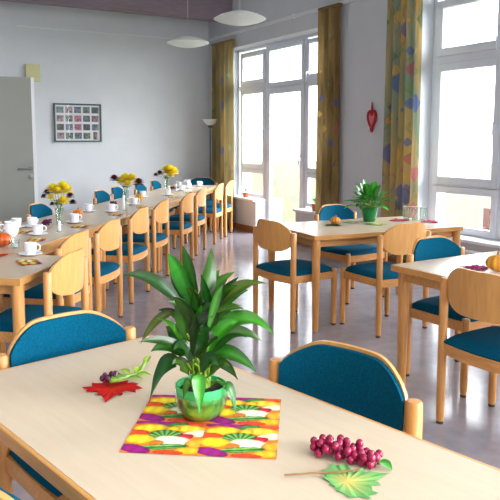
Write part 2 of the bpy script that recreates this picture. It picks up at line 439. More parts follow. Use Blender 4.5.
# ------------------------------------------------------------------ chair
def board_z(x, w):
    ax = abs(x)
    t = max(0, min(1, (ax-.085*w/.225)/((.225-.085)*w/.225)))
    sm = t*t*(3-2*t); top = .843-.078*(1-math.sqrt(max(0, 1-t**2.7)))-.030*sm
    t2 = max(0, min(1, (ax-.06*w/.225)/((.225-.06)*w/.225)))
    bot = .610+.095*(1-math.sqrt(max(0, 1-t2**2.6)))
    return bot, top
def board(w, inset, th, off):
    """curved back board: width half w, inset from the outline, thickness th, off = shift of rear face towards the sitter"""
    bm = bmesh.new(); nx, nz = 26, 8; F, B = [], []
    for i in range(nx+1):
        s = -1+2*i/nx; s = sin(s*PI/2)*.35+s*.65
        x = s*(w-inset); b, t = board_z(x, w); b += inset; t -= inset
        if t-b < .01: m_ = (t+b)/2; b, t = m_-.005, m_+.005
        rf, rb = [], []
        for j in range(nz+1):
            z = b+(t-b)*j/nz
            y = -.268+.072*(x/.235)**2-.06*max(0, z-.62)
            rf.append(bm.verts.new((x, y+off+th, z))); rb.append(bm.verts.new((x, y+off, z)))
        F.append(rf); B.append(rb)
    for i in range(nx):
        for j in range(nz):
            bm.faces.new((F[i][j], F[i+1][j], F[i+1][j+1], F[i][j+1])); bm.faces.new((B[i][j], B[i][j+1], B[i+1][j+1], B[i+1][j]))
        bm.faces.new((F[i][0], B[i][0], B[i+1][0], F[i+1][0])); bm.faces.new((F[i][nz], F[i+1][nz], B[i+1][nz], B[i][nz]))
    for i in (0, nx):
        for j in range(nz): bm.faces.new((F[i][j], F[i][j+1], B[i][j+1], B[i][j]))
    return bm
def make_chair(label, loc, rz):
    t = thing('dining_chair', label, 'chair', loc, rz, 'dining chairs')
    for sx in (-1, 1):
        bm = bmesh.new(); lathe(bm, [(0, 0), (.018, 0), (.018, .014)], 14, (sx*.242, -.205, 0), mi=1)
        lathe(bm, [(.018, .014), (.0215, .05), (.0225, .40), (.0225, .756), (.019, .763), (0, .765)], 14, (sx*.242, -.205, 0))
        obj('leg', bm, [M['woodZ'], M['dark']], t)
        bm = bmesh.new(); lathe(bm, [(0, 0), (.018, 0), (.018, .014)], 14, (sx*.237, .21, 0), mi=1)
        lathe(bm, [(.018, .014), (.0215, .05), (.0225, .40), (.0225, .447), (.019, .453), (0, .455)], 14, (sx*.237, .21, 0))
        obj('leg', bm, [M['woodZ'], M['dark']], t)
    bm = bmesh.new()                                                     # seat frame: four rails, the rear one bowed
    for sx in (-1, 1): boxr(bm, sx*.237-.011, sx*.237+.011, -.19, .20, .375, .432, .004)
    n = 10; pr = None
    for (yy, bow) in ((.212, .015), (-.205, -.035)):
        pr = None
        for i in range(n+1):
            x = -.225+.45*i/n; y = yy+bow*(1-(x/.225)**2)
            q = [bm.verts.new((x, y-.011, .375)), bm.verts.new((x, y+.011, .375)), bm.verts.new((x, y+.011, .432)), bm.verts.new((x, y-.011, .432))]
            if pr:
                for k in range(4): bm.faces.new((pr[k], pr[(k+1) % 4], q[(k+1) % 4], q[k]))
            else: bm.faces.new(q)
            pr = q
        bm.faces.new(pr[::-1])
    obj('seat_frame', bm, M['woodX'], t, angle=50)
    bm = bmesh.new()                                                     # seat cushion
    nx, ny = 16, 14; T = []; Bq = []
    for i in range(nx+1):
        rt, rb = [], []
        for j in range(ny+1):
            u, v = -1+2*i/nx, -1+2*j/ny
            y = v*.218+(-.028*(1-u*u) if v < 0 else .02*(1-u*u))*abs(v); x = u*(.232+.012*(1-v*v))
            e = (1-abs(u)**6)*(1-abs(v)**6)
            rt.append(bm.verts.new((x, y, .440+.036*e**.5))); rb.append(bm.verts.new((x*.985, y*.985, .430)))
        T.append(rt); Bq.append(rb)
    for i in range(nx):
        for j in range(ny):
            bm.faces.new((T[i][j], T[i+1][j], T[i+1][j+1], T[i][j+1])); bm.faces.new((Bq[i][j], Bq[i][j+1], Bq[i+1][j+1], Bq[i+1][j]))
        for j in (0, ny): bm.faces.new((T[i][j], T[i+1][j], Bq[i+1][j], Bq[i][j]))
    for j in range(ny):
        for i in (0, nx): bm.faces.new((T[i][j], T[i][j+1], Bq[i][j+1], Bq[i][j]))
    o = obj('seat', bm, M['blue'], t); o['label'] = 'teal blue upholstered seat'
    bk = obj('backrest', board(.225, 0, .013, 0), M['ply'], t)
    o = obj('back_pad', board(.225, .010, .016, .012), M['blue'], bk); o['label'] = 'teal blue upholstered front of the backrest'
    return t

chair0 = None
def chair(label, rear, rz, z=0):
    """rear = midpoint between the rear legs"""
    global chair0
    cx = rear[0]-sin(rz)*.205; cy = rear[1]+cos(rz)*.205
    if chair0 is None: chair0 = make_chair(label, (cx, cy, 0), rz); return chair0
    return dup(chair0, (cx, cy, 0), rz, label)
R = math.radians
chair('blue-padded chair at the far left end of the nearest table, behind the red maple leaf', (.611, 2.228), R(191.5))
chair('blue-padded chair on the right long side of the nearest table, beside the red grapes', (1.187, 1.472), R(106))
chair('wooden chair in the bottom left corner, only its pale top edge showing', (.225, 1.255), R(-78.5))
chair('wooden-backed chair at the left end of the middle table with the pumpkin', (2.79, 4.287), R(-86))
chair('wooden-backed chair on the near side of the middle table, in front of the pink leaves', (3.535, 3.645), R(1))
chair('blue-backed chair on the far side of the middle table, behind the small pumpkin', (3.94, 4.98), R(185))
chair('wooden-backed chair at the left end of the right-hand table, cut by the photo edge', (2.56, 2.095), R(-87))
chair('blue-backed chair on the far side of the right-hand table, before the window sill', (3.14, 2.955), R(184))

# long row of tables frame: s along the row, t across it to the left
E0 = Vector((2.117, 5.827)); LA = math.atan2(.7690, .6392); av = Vector((cos(LA), sin(LA))); nv_ = Vector((-sin(LA), cos(LA)))
def LT(s, t): return E0+av*s+nv_*t
def LP(s, t, z): p = LT(s, t); return (p.x, p.y, z)
rl_ = [(-2.39, -.53, 'wooden-backed chair at the right end of the front cross table, nearest of the row'),
       (-1.665, -.255, 'wooden-backed chair half hidden behind the nearest chair of the long laid row'),
       (-.96, -.23, 'wooden-backed chair third from the front along the right side of the long laid table'),
       (-.03, -.17, 'wooden-backed chair fourth from the front on the right of the long laid table'),
       (.74, -.15, 'wooden-backed chair fifth from the front on the right of the long laid table'),
       (1.72, -.18, 'wooden-backed chair sixth from the front on the right of the long laid table'),
       (2.50, -.16, 'wooden-backed chair third from the far end on the right of the long laid table'),
       (3.46, -.20, 'wooden-backed chair second from the far end on the right of the long laid table'),
       (4.16, -.22, 'wooden-backed chair at the far right corner of the long table, next to the corner curtain')]
for s, t, lb in rl_: chair(lb, LT(s, t), LA)
ll_ = [(-.90, .86, 'blue-backed chair on the left of the long table, cut off by the left photo edge'),
       (.13, .87, 'blue-backed chair in front of the grey door, left of the first bunch of flowers'),
       (1.90, .93, 'blue-backed chair behind the long table, just left of the second flower vase'),
       (2.52, .95, 'blue-backed chair on the far side of the long table, behind the second flower vase'),
       (3.32, .90, 'blue-backed chair behind the long table, between the second and third flower vases'),
       (4.02, .88, 'blue-backed chair behind the long table, just left of the third flower vase')]
for s, t, lb in ll_: chair(lb, LT(s, t), LA+PI)
chair('dark blue-backed chair at the far head of the long table, near the floor lamp', LT(4.88, .36), LA+PI/2)

# ------------------------------------------------------------------ tables
def make_table(label, corner, rz, L, W, inset=.036, group=None):
    """corner = left near corner; local x along L, y along W"""
    t = thing('dining_table', label, 'table', (corner[0], corner[1], 0), rz, group)
    bm = bmesh.new(); boxr(bm, .012, L-.012, .012, W-.012, .708, .7400)
    obj('tabletop', bm, M['lam'], t, False)
    bm = bmesh.new()
    boxr(bm, 0, .014, 0, W, .703, .7396, .004); boxr(bm, L-.014, L, 0, W, .703, .7396, .004)
    boxr(bm, .012, L-.012, 0, .014, .703, .7396, .004); boxr(bm, .012, L-.012, W-.014, W, .703, .7396, .004)
    obj('edge_band', bm, M['band'], t, False)
    bm = bmesh.new(); i = .05
    boxr(bm, i, L-i, i, i+.022, .645, .705, .003); boxr(bm, i, L-i, W-i-.022, W-i, .645, .705, .003)
    boxr(bm, i, i+.022, i, W-i, .645, .705, .003); boxr(bm, L-i-.022, L-i, i, W-i, .645, .705, .003)
    obj('apron', bm, M['woodX'], t, False)
    for y in (.036, W-.036):
        for x in ((inset if (inset < .2 or y > W/2) else .036), L-.036):
            bm = bmesh.new()
            lathe(bm, [(0, 0), (.021, 0), (.024, .02), (.031, .45), (.033, .69), (.033, .706), (0, .706)], 18, (x, y, 0))
            obj('leg', bm, M['woodZ'], t)
    return t
# nearest table: far-left corner, u, v
C1 = Vector((.915, 2.222)); th = math.atan2(-.98, .2)   # x along v
near_rz = th
W_N, L_N = .735, 1.5
def NT(u, v):       # u across from right edge to left, v along towards camera
    return C1+Vector((-.98, -.2))*u+Vector((.2, -.98))*v
cN = NT(W_N, 0)
make_table('large nearest table with the green-potted plant and the fruit-print napkin', (cN.x, cN.y), th, L_N, W_N, .455)
make_table('middle table by the wall carrying a potted plant, small pumpkin and glasses', (2.947, 3.972), R(-6.2), 1.42, .82)
make_table('right-hand table in front of the near window with the yellow pumpkin', (2.672, 1.765), R(1.5), 1.42, 1.065, .072)
K = LT(-2.01, -.42)
make_table('front cross table at the left photo edge with orange pumpkins and a cup', (K.x, K.y), LA+PI/2, 1.42, .70)
names = ['first', 'second', 'third', 'last']
for k in range(4):
    p = LT((-2.0, -.5, 1.23, 2.98)[k], -.015)
    make_table(['laid table right behind the front cross table, with the first flower vase',
                'second table of the long laid row, with the second flower vase at its far end',
                'third table of the long laid row, between the second and third flower vases',
                'last table of the long laid row, reaching into the corner by the floor lamp'][k], (p.x, p.y), LA, (1.49, 1.72, 1.74, 1.54)[k], .75)
TZ = .7402

# ------------------------------------------------------------------ wall and corner items
# framed collage
fx0, fx1, fz0, fz1 = 2.70, 3.455, 1.425, 2.02
fr = thing('framed_photo_collage', 'dark green framed collage of twenty small photos on the back wall', 'picture', ((fx0+fx1)/2, YB-.002, (fz0+fz1)/2))
w, h = (fx1-fx0), (fz1-fz0)
bm = bmesh.new()
for (a, b, c, d) in ((-w/2, w/2, -h/2, -h/2+.022), (-w/2, w/2, h/2-.022, h/2), (-w/2, -w/2+.022, -h/2+.022, h/2-.022), (w/2-.022, w/2, -h/2+.022, h/2-.022)):
    boxr(bm, a, b, -.035, 0, c, d, .003)
obj('frame', bm, M['frame'], fr, False)
bm = bmesh.new(); boxr(bm, -w/2+.02, w/2-.02, -.012, -.002, -h/2+.02, h/2-.02); obj('mat_board', bm, M['paper'], fr, False)
pms = [photo_mat(i) for i in range(20)]
for i in range(20):
    r_, c_ = divmod(i, 5)
    cw, chh = (w-.06)/5, (h-.06)/4
    px_, pz_ = -w/2+.03+cw*(c_+.5), h/2-.03-chh*(r_+.5)
    sw, sh = (cw*.8, chh*.72)
    if i == 19: sw, sh = cw*.5, chh*.9
    bm = bmesh.new(); boxr(bm, px_-sw/2, px_+sw/2, -.0135, -.0115, pz_-sh/2, pz_+sh/2); obj('photo', bm, pms[i], fr, False)
bm = bmesh.new(); boxr(bm, -w/2+.02, w/2-.02, -.022, -.019, -h/2+.02, h/2-.02); obj('glass', bm, M['glass'], fr, False)
# cream box above the door
yb = thing('wall_box', 'cream square plastic box high on the wall above the open door', 'wall box', (2.40, YB-.002, 2.46))
bm = bmesh.new(); boxr(bm, -.105, .105, -.05, 0, -.13, .13, .008); obj('housing', bm, M['ybox'], yb, False)
bm = bmesh.new()
for k in range(6): boxr(bm, -.075, .075, -.053, -.049, -.09+k*.03, -.082+k*.03)
obj('grille', bm, M['ybox'], yb, False)
# red heart ornament
ht = thing('hanging_heart', 'red and pink heart ornament hanging from a ribbon between two curtains', 'ornament', (XR-.018, 6.15, 1.70))
def heart_pts(s, n=40): return [(s*.62*16*sin(a)**3/17, s*1.22*(13*cos(a)-5*cos(2*a)-2*cos(3*a)-cos(4*a))/17) for a in [2*PI*i/n for i in range(n)]]
bm = bmesh.new(); P_ = heart_pts(.115); tube(bm, [(0, y, z) for y, z in P_]+[(0, P_[0][0], P_[0][1])], .017, 8, cap=False); obj('heart_rim', bm, M['red'], ht)
bm = bmesh.new(); c0 = bm.verts.new((-.012, 0, .01)); vs = [bm.verts.new((.004, y, z)) for y, z in heart_pts(.105)]
for a, b in zip(vs, vs[1:]+vs[:1]): bm.faces.new((c0, a, b))
obj('heart_filling', bm, M['pink'], ht)
bm = bmesh.new(); tube(bm, [(0, 0, .06), (0, .006, .13), (0, 0, .2)], .007, 6); tube(bm, [(0, 0, .06), (0, -.012, .12), (0, 0, .2)], .007, 6); obj('ribbon', bm, M['red'], ht)
bm = bmesh.new(); box(bm, (-.012, .03, -.1), (.004, .05, .03), .001); obj('tag', bm, M['paper'], ht)
# floor lamp
fl = thing('floor_lamp', 'uplighter floor lamp with white bowl shade in the room corner', 'lamp', (5.23, 10.02, 0))
bm = bmesh.new(); lathe(bm, [(0, 0), (.13, 0), (.13, .015), (.02, .03), (0, .03)], 24); obj('base', bm, M['grey'], fl)
bm = bmesh.new(); tube(bm, [(0, 0, .02), (0, 0, 1.70)], .013, 10); obj('pole', bm, M['grey'], fl)
bm = bmesh.new(); lathe(bm, [(0, 1.69), (.03, 1.695), (.08, 1.73), (.135, 1.80), (.13, 1.802), (.075, 1.742), (.0, 1.71)], 28); obj('lamp_shade', bm, M['lamp'], fl)
bm = bmesh.new(); lathe(bm, [(0, 1.66), (.03, 1.66), (.045, 1.70), (0, 1.70)], 16); obj('socket', bm, M['grey'], fl)
# pendants
def pendant(label, x, y, z, rad):
    p = thing('pendant_lamp', label, 'lamp', (x, y, z), 0, 'pendant lamps')
    bm = bmesh.new(); lathe(bm, [(0, -.055), (rad*.45, -.045), (rad*.8, -.02), (rad, .004), (rad*.985, .01), (rad*.75, .045), (rad*.4, .075), (.02, .085), (0, .085)], 36); obj('lamp_shade', bm, M['lamp'], p)
    bm = bmesh.new(); tube(bm, [(0, 0, .08), (0, 0, ZC-z-.03)], .003, 6); obj('cord', bm, M['rail'], p)
    bm = bmesh.new(); lathe(bm, [(0, ZC-z-.05), (.04, ZC-z-.045), (.05, ZC-z), (0, ZC-z)], 18); obj('ceiling_rose', bm, M['rail'], p)
pendant('white lens-shaped pendant lamp hanging lower left, against the back wall', 3.97, 8.24, 2.745, .285)
pendant('white lens-shaped pendant lamp hanging upper right, nearer the windows', 3.69, 6.37, 2.745, .285)

# ------------------------------------------------------------------ plants
def G(r, g, b): return S(r, g, b)
def leaf(bm, base, tip, width, arch=.03, c=(60, 140, 40), nrm=None, twist=0., seg=9, ctrl=None):
    lay = bm.verts.layers.float_color.get('Col') or bm.verts.layers.float_color.new('Col')
    base, tip = Vector(base), Vector(tip); mid = (base+tip)/2+Vector((0, 0, arch))
    if ctrl is not None: mid = Vector(ctrl)
    nrm = Vector(nrm or (0, 0, 1)); rows = []
    L_ = (tip-base).length
    for i in range(seg+1):
        t = i/seg
        p = base*(1-t)**2+mid*2*t*(1-t)+tip*t*t
        tg = ((mid-base)*(1-t)+(tip-mid)*t).normalized()
        s = tg.cross(nrm)
        if s.length < 1e-3: s = tg.orthogonal()
        s.normalize(); up = s.cross(tg).normalized()
        if twist: s = (s*cos(twist*t)+up*sin(twist*t)); up = s.cross(tg)
        w = width*.5*((t/.43)**1.15*math.exp(1.15*(1-t/.43)))*(1-t**6)**1.1 if t < 1 else 0
        w = max(w, .0008)
        rw = []
        for k, q in enumerate((-1, -.5, 0, .5, 1)):
            wave = .04*w*sin(t*17+q*2)
            v = bm.verts.new(p+s*(q*w)+up*(abs(q)*w*.28+wave))
            f_ = 1.25 if k == 2 else (1.0 if k in (1, 3) else .86)
            rgb = S(*[min(255, x*f_) for x in c]); v[lay] = rgb
            rw.append(v)
        rows.append(rw)
    for A, B in zip(rows, rows[1:]):
        for k in range(4): bm.faces.new((A[k], A[k+1], B[k+1], B[k]))

PX = (.742, 1.478)     # near pot centre on the nearest table
cr = Vector((cos(-.52), sin(-.52), 0)); cf = Vector((sin(.52), cos(.52), 0))   # camera right / away on the floor plane
pl = thing('potted_peace_lily', 'large leafy green plant in a ribbed green glass pot on the fruit-print napkin', 'plant', (PX[0], PX[1], TZ+.0028))
bm = bmesh.new(); lay = bm.verts.layers.float_color.new('Col')
lathe(bm, [(0, 0), (.036, 0), (.045, .005), (.056, .024), (.0615, .046), (.0645, .072), (.066, .086), (.062, .086), (.060, .074), (0, .072)], 60, ribs=20, ribamp=.018)
for v in bm.verts:
    z = v.co.z
    v[lay] = S(70, 206, 122) if z > .05 else (S(60, 120, 44) if z > .045 else S(96, 176, 60))
obj('pot', bm, M['skin'], pl)
bm = bmesh.new(); lathe(bm, [(.038, .001), (.049, .005), (.061, .024), (.0675, .046), (.0690, .066)], 40); obj('glass_bowl', bm, M['vase'], pl)
bm = bmesh.new(); lathe(bm, [(.0595, .073), (.03, .080), (0, .082)], 20); obj('soil', bm, M['soil'], pl)
def PPX(x, y, d):     # offset in pixels from the rim centre -> plant-local point at depth d towards the camera
    k = .00262
    p = cr*((x-203)*k)-cf*d; return Vector((p.x, p.y, .084+(388-y)*k*1.02-d*.2))
LV = [ # base, tip, depth base, depth tip, width, arch, colour
 ((206, 312), (213, 259), -.01, -.03, .062, .0, (88, 176, 52)), ((194, 312), (171, 264), .0, -.02, .052, .02, (56, 150, 52)),
 ((197, 300), (184, 261), -.03, -.06, .046, .01, (70, 160, 60)), ((186, 310), (130, 277), .01, .03, .046, .035, (70, 152, 74)),
 ((180, 318), (146, 342), .0, .03, .030, .03, (142, 178, 40)), ((212, 322), (268, 299), -.02, -.06, .052, .035, (130, 182, 44)),
 ((216, 334), (273, 328), .03, .06, .066, .055, (66, 158, 44)), ((216, 345), (262, 349), .0, -.02, .044, .03, (84, 166, 52)),
 ((206, 352), (256, 361), .04, .07, .046, .035, (56, 144, 42)), ((216, 362), (239, 373), .03, .05, .034, .02, (70, 156, 46)),
 ((190, 356), (157, 344), .02, .06, .050, .02, (52, 142, 46)), ((183, 356), (155, 392), .04, .07, .056, .045, (44, 128, 46)),
 ((201, 366), (203, 397), .06, .085, .044, .03, (66, 152, 56)), ((226, 382), (237, 408), .03, .045, .036, .03, (58, 142, 52)),
 ((190, 345), (171, 322), .04, .05, .048, .01, (46, 132, 56)), ((196, 340), (176, 300), .02, .0, .058, .015, (40, 124, 44)),
 ((204, 345), (196, 292), .03, .02, .056, .01, (58, 142, 48)), ((210, 345), (226, 296), .0, -.02, .058, .015, (72, 156, 46)),
 ((200, 350), (213, 318), .06, .08, .050, .025, (52, 138, 62)), ((208, 350), (240, 318), .05, .05, .050, .03, (60, 150, 44)),
 ((214, 350), (248, 338), -.03, -.07, .044, .03, (96, 172, 50)), ((198, 355), (180, 335), .06, .10, .050, .03, (62, 150, 66)),
 ((204, 360), (222, 345), .08, .12, .046, .03, (48, 132, 46)), ((200, 330), (220, 290), -.05, -.09, .056, .01, (84, 166, 48)),
 ((195, 330), (170, 290), -.05, -.08, .046, .02, (60, 148, 50)), ((212, 368), (232, 352), .06, .09, .040, .025, (104, 176, 54)),
 ((192, 368), (178, 352), .05, .08, .040, .02, (110, 178, 60)), ((205, 335), (205, 300), .05, .06, .052, .0, (70, 160, 56)),
 ((196, 372), (188, 384), .07, .085, .030, .02, (80, 140, 50)), ((214, 335), (252, 310), -.06, -.1, .05, .03, (74, 156, 44))]
bm = bmesh.new()
bs = bmesh.new(); random.seed(17)
ALL = list(LV)
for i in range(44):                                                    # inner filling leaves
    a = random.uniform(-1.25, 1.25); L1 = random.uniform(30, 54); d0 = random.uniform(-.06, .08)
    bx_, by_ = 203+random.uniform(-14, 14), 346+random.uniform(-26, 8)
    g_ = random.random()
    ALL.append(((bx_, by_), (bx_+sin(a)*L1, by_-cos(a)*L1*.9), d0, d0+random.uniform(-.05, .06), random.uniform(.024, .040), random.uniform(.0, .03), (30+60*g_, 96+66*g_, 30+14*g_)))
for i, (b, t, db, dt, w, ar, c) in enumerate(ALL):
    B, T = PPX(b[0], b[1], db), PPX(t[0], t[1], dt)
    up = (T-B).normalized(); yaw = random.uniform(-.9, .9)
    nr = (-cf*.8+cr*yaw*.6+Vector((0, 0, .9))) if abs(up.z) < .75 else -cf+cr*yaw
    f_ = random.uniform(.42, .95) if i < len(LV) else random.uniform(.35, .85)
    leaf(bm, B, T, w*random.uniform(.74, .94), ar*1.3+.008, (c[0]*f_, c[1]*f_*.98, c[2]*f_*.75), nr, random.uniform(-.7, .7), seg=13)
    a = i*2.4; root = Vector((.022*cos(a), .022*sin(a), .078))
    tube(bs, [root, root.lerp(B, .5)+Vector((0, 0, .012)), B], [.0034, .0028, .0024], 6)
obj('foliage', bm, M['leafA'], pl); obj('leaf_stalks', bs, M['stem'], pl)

def small_plant(name, label, loc, s, potm, seed, n=34, pot=(.085, .1), spread=1.0, hue=(58, 140, 46)):
    random.seed(seed)
    p = thing(name, label, 'plant', loc)
    r, h = pot
    bm = bmesh.new(); lathe(bm, [(0, 0), (r*.68, 0), (r*.78, h*.1), (r*.95, h*.9), (r, h), (r*.93, h), (r*.88, h*.86), (0, h*.84)], 28); obj('pot', bm, potm, p)
    bm = bmesh.new(); lathe(bm, [(r*.88, h*.85), (0, h*.9)], 16); obj('soil', bm, M['soil'], p)
    bm = bmesh.new(); bs = bmesh.new()
    for i in range(n):
        a = i*2.399+random.random()*.6; e = .25+1.15*((i+.5)/n); L_ = s*(.55+.45*random.random())
        d = Vector((cos(a)*cos(e)*spread, sin(a)*cos(e)*spread, sin(e)))
        B = Vector((0, 0, h*.85))+d*L_*.45; T = Vector((0, 0, h*.85))+d*L_+Vector((0, 0, -.10*s*cos(e)*2))
        f_ = .75+.5*random.random()
        leaf(bm, B, T, s*.26, s*.09, tuple(min(255, x*f_) for x in hue), seg=6)
        tube(bs, [Vector((0, 0, h*.8)), B], s*.008, 5)
    obj('foliage', bm, M['leafA'], p); obj('leaf_stalks', bs, M['stem'], p)
    return p
small_plant('potted_peace_lily', 'bushy green plant in a dark green pot on the middle table', (3.915, 4.475, TZ), .30, M['potgreen'], 5, 50, (.072, .12))
small_plant('potted_plant', 'small plant with reddish flowers on the sill left of the balcony door', (5.47, 9.25, .536), .12, M['terra'], 8, 14, (.05, .07), hue=(150, 110, 70))
small_plant('potted_plant', 'small green plant in an orange pot on the sill right of the balcony door', (5.45, 7.33, .486), .17, M['terra'], 9, 14, (.06, .10))

# ------------------------------------------------------------------ printed napkin under the plant
def inell(x, y, cx, cy, a, b, th):
    dx, dy = x-cx, y-cy; u = dx*cos(th)+dy*sin(th); v = -dx*sin(th)+dy*cos(th); return (u/a)**2+(v/b)**2
ELL = [(.30, .95, .42, .11, -.1, (146, 30, 116)), (.80, .93, .24, .09, .1, (232, 84, 48)), (.60, .90, .16, .07, .3, (58, 140, 60)),
       (.14, .80, .24, .12, .2, (236, 110, 40)), (.24, .76, .24, .13, .15, (250, 214, 50)), (.78, .78, .26, .12, -.1, (250, 206, 60)), (.56, .74, .12, .08, .8, (240, 196, 40)),
       (.92, .64, .20, .11, .3, (246, 236, 190)), (.08, .60, .18, .09, .0, (232, 76, 40)), (.50, .56, .24, .15, .0, (30, 104, 44)), (.74, .50, .15, .09, .6, (200, 34, 60)),
       (.17, .40, .22, .14, -.1, (252, 214, 44)), (.64, .38, .27, .145, -.2, (250, 242, 206)), (.95, .34, .16, .13, .4, (246, 170, 50)), (.42, .30, .10, .08, .0, (236, 120, 40)),
       (.52, .20, .33, .075, .18, (34, 116, 48)), (.50, .23, .30, .022, .18, (140, 194, 84)), (.58, .17, .28, .018, .18, (90, 170, 70)), (.16, .12, .24, .11, -.35, (150, 30, 120)), (.86, .12, .20, .10, .2, (246, 180, 40)), (.62, .05, .20, .06, 0, (226, 70, 40))]
def print_col(u, v):
    q = (234, 128, 44)
    for (cx, cy, a, b, th, c) in ELL:
        d = inell(u, v, cx, cy, a, b, th)
        if d < 1:
            k = 1.06-.32*d**2; st = 1+.06*sin(14*(u*cos(th)+v*sin(th))*3)
            q = tuple(min(255, x*k*st) for x in c)
            if c == (30, 104, 44):                                   # leafy tuft: bright ribs fanning out
                an = math.atan2(v-cy+.12, u-cx); rb = .5+.5*sin(an*17)
                q = (30+110*rb, 104+90*rb, 44+50*rb) if d < .95*(.7+.3*rb) else (24, 70, 34)
    return S(*q)
def printed(bm, W, H, nx, ny, rep=(1, 1), bend=0., z=0.0, th=.0006, off=(0, 0), plain=None):
    lay = bm.verts.layers.float_color.get('Col') or bm.verts.layers.float_color.new('Col'); g = []
    for i in range(nx+1):
        r = []
        for j in range(ny+1):
            u, v = i/nx, j/ny
            zz = z+bend*(abs(sin(PI*rep[0]*u))*.5+abs(sin(PI*rep[1]*v))*.5)
            vv = bm.verts.new((off[0]+(u-.5)*W, off[1]+(v-.5)*H, zz+th))
            vv[lay] = print_col((u*rep[0]) % 1, (v*rep[1]) % 1); r.append(vv)
        g.append(r)
    for i in range(nx):
        for j in range(ny): bm.faces.new((g[i][j], g[i+1][j], g[i+1][j+1], g[i][j+1]))
# near napkin corners TL(.692,1.68) TR(.987,1.465) BL(.49,1.39) BR(.775,1.194)
bm = bmesh.new(); printed(bm, .360, .350, 150, 150, (2, 2), .0016)
o = obj('paper_napkin', bm, M['print'], None, True, 60); o.location = (.736, 1.432, TZ); o.rotation_euler = (0, 0, math.atan2(-.2055, .29))
tag(o, 'unfolded paper napkin printed with yellow, green and purple vegetables under the large plant', 'napkin')

# ------------------------------------------------------------------ maple leaves and grapes on the nearest table
MAPLE = [(0, -.42), (.06, -.30), (.30, -.38), (.31, -.27), (.58, -.22), (.53, -.08), (.74, .10), (.58, .15), (.60, .33), (.44, .30), (.27, .32), (.34, .54), (.18, .50), (.10, .70), (0, .95)]
def maple(bm, s, c_in, c_out, curl=.05, seed=0):
    random.seed(seed)
    lay = bm.verts.layers.float_color.get('Col') or bm.verts.layers.float_color.new('Col')
    out = [(x, y) for x, y in MAPLE]+[(-x, y) for x, y in reversed(MAPLE[1:-1])]
    pts = []
    for a, b in zip(out, out[1:]+out[:1]):
        pts.append(a); pts.append(((a[0]+b[0])/2+random.uniform(-.02, .02), (a[1]+b[1])/2+random.uniform(-.02, .02)))
    c = bm.verts.new((0, 0, .003)); c[lay] = S(*c_in); prev = None; rings = []
    for f_ in (.45, .75, 1):
        rg = []
        for k, (x, y) in enumerate(pts):
            v = bm.verts.new((x*s*f_, y*s*f_, .0015+.002*sin(k*1.7)*f_+curl*s*f_*f_*(.3+.7*((k*7) % 5)/5)))
            q = [a+(b-a)*f_ for a, b in zip(c_in, c_out)]; v[lay] = S(*q); rg.append(v)
        rings.append(rg)
    n = len(pts)
    for k in range(n): bm.faces.new((c, rings[0][k], rings[0][(k+1) % n]))
    for A, B in zip(rings, rings[1:]):
        for k in range(n): bm.faces.new((A[k], A[(k+1) % n], B[(k+1) % n], B[k]))
rlf = thing('artificial_maple_leaf', 'red maple leaf lying near the far left end of the nearest table', 'leaf', (.612, 1.785, TZ), R(150))
bm = bmesh.new(); maple(bm, .120, (214, 52, 22), (186, 14, 20), .03, 3); obj('leaf_blade', bm, M['felt'], rlf)

def grape_mesh(r): 
    bm = bmesh.new(); ball(bm, (0, 0, 0), r, 1, 1, 1.08, 12, 8); return bm
def grapes(label, loc, rz, n, L_, W_, r, m, seed, leafc=None):
    random.seed(seed)
    g = thing('grape_bunch', label, 'grapes', loc, rz)
    first = None; k = 0; pts = []; tries = 0
    while len(pts) < n and tries < 6000:
        tries += 1
        u = random.random(); wv = W_*(.45+.55*sin(PI*(.25+.6*u)))
        p = Vector((-L_/2+L_*u, random.uniform(-1, 1)*wv/2, r+random.random()*wv*.42))
        if all((p-q).length > r*1.3 for q in pts): pts.append(p)
    for p in pts:
        if first is None:
            first = obj('grape', grape_mesh(r), m, g); first.location = p
        else:
            c = first.copy(); col.objects.link(c); c.parent = g; c.location = p
        
    bm = bmesh.new(); tube(bm, [(-L_*.4, 0, r*1.4), (0, 0, r*1.8), (L_*.5, .004, r*1.5), (L_*.62, .01, r*1.2)], [.001, .0016, .002, .002], 6)
    for p in pts[::3]: tube(bm, [(p.x*.9, 0, r*1.6), tuple(p)], .0008, 4)
    obj('stalk', bm, M['stem'], g)
    return g
grapes('small dark red grapes lying on the red maple leaf', (.615, 1.805, TZ+.010), R(25), 14, .055, .034, .0085, M['grapedark'], 4)
gb = grapes('bunch of red grapes near the right edge of the nearest table', (.918, 1.112, TZ+.001), math.atan2(-.133, .079), 58, .150, .058, .0092, M['grape'], 6)
bm = bmesh.new(); leaf(bm, (.075, .0, .012), (.11, -.012, .006), .03, .006, (70, 150, 60)); leaf(bm, (.07, .004, .012), (.088, .03, .004), .022, .006, (90, 165, 70)); obj('leaf', bm, M['leafA'], gb)
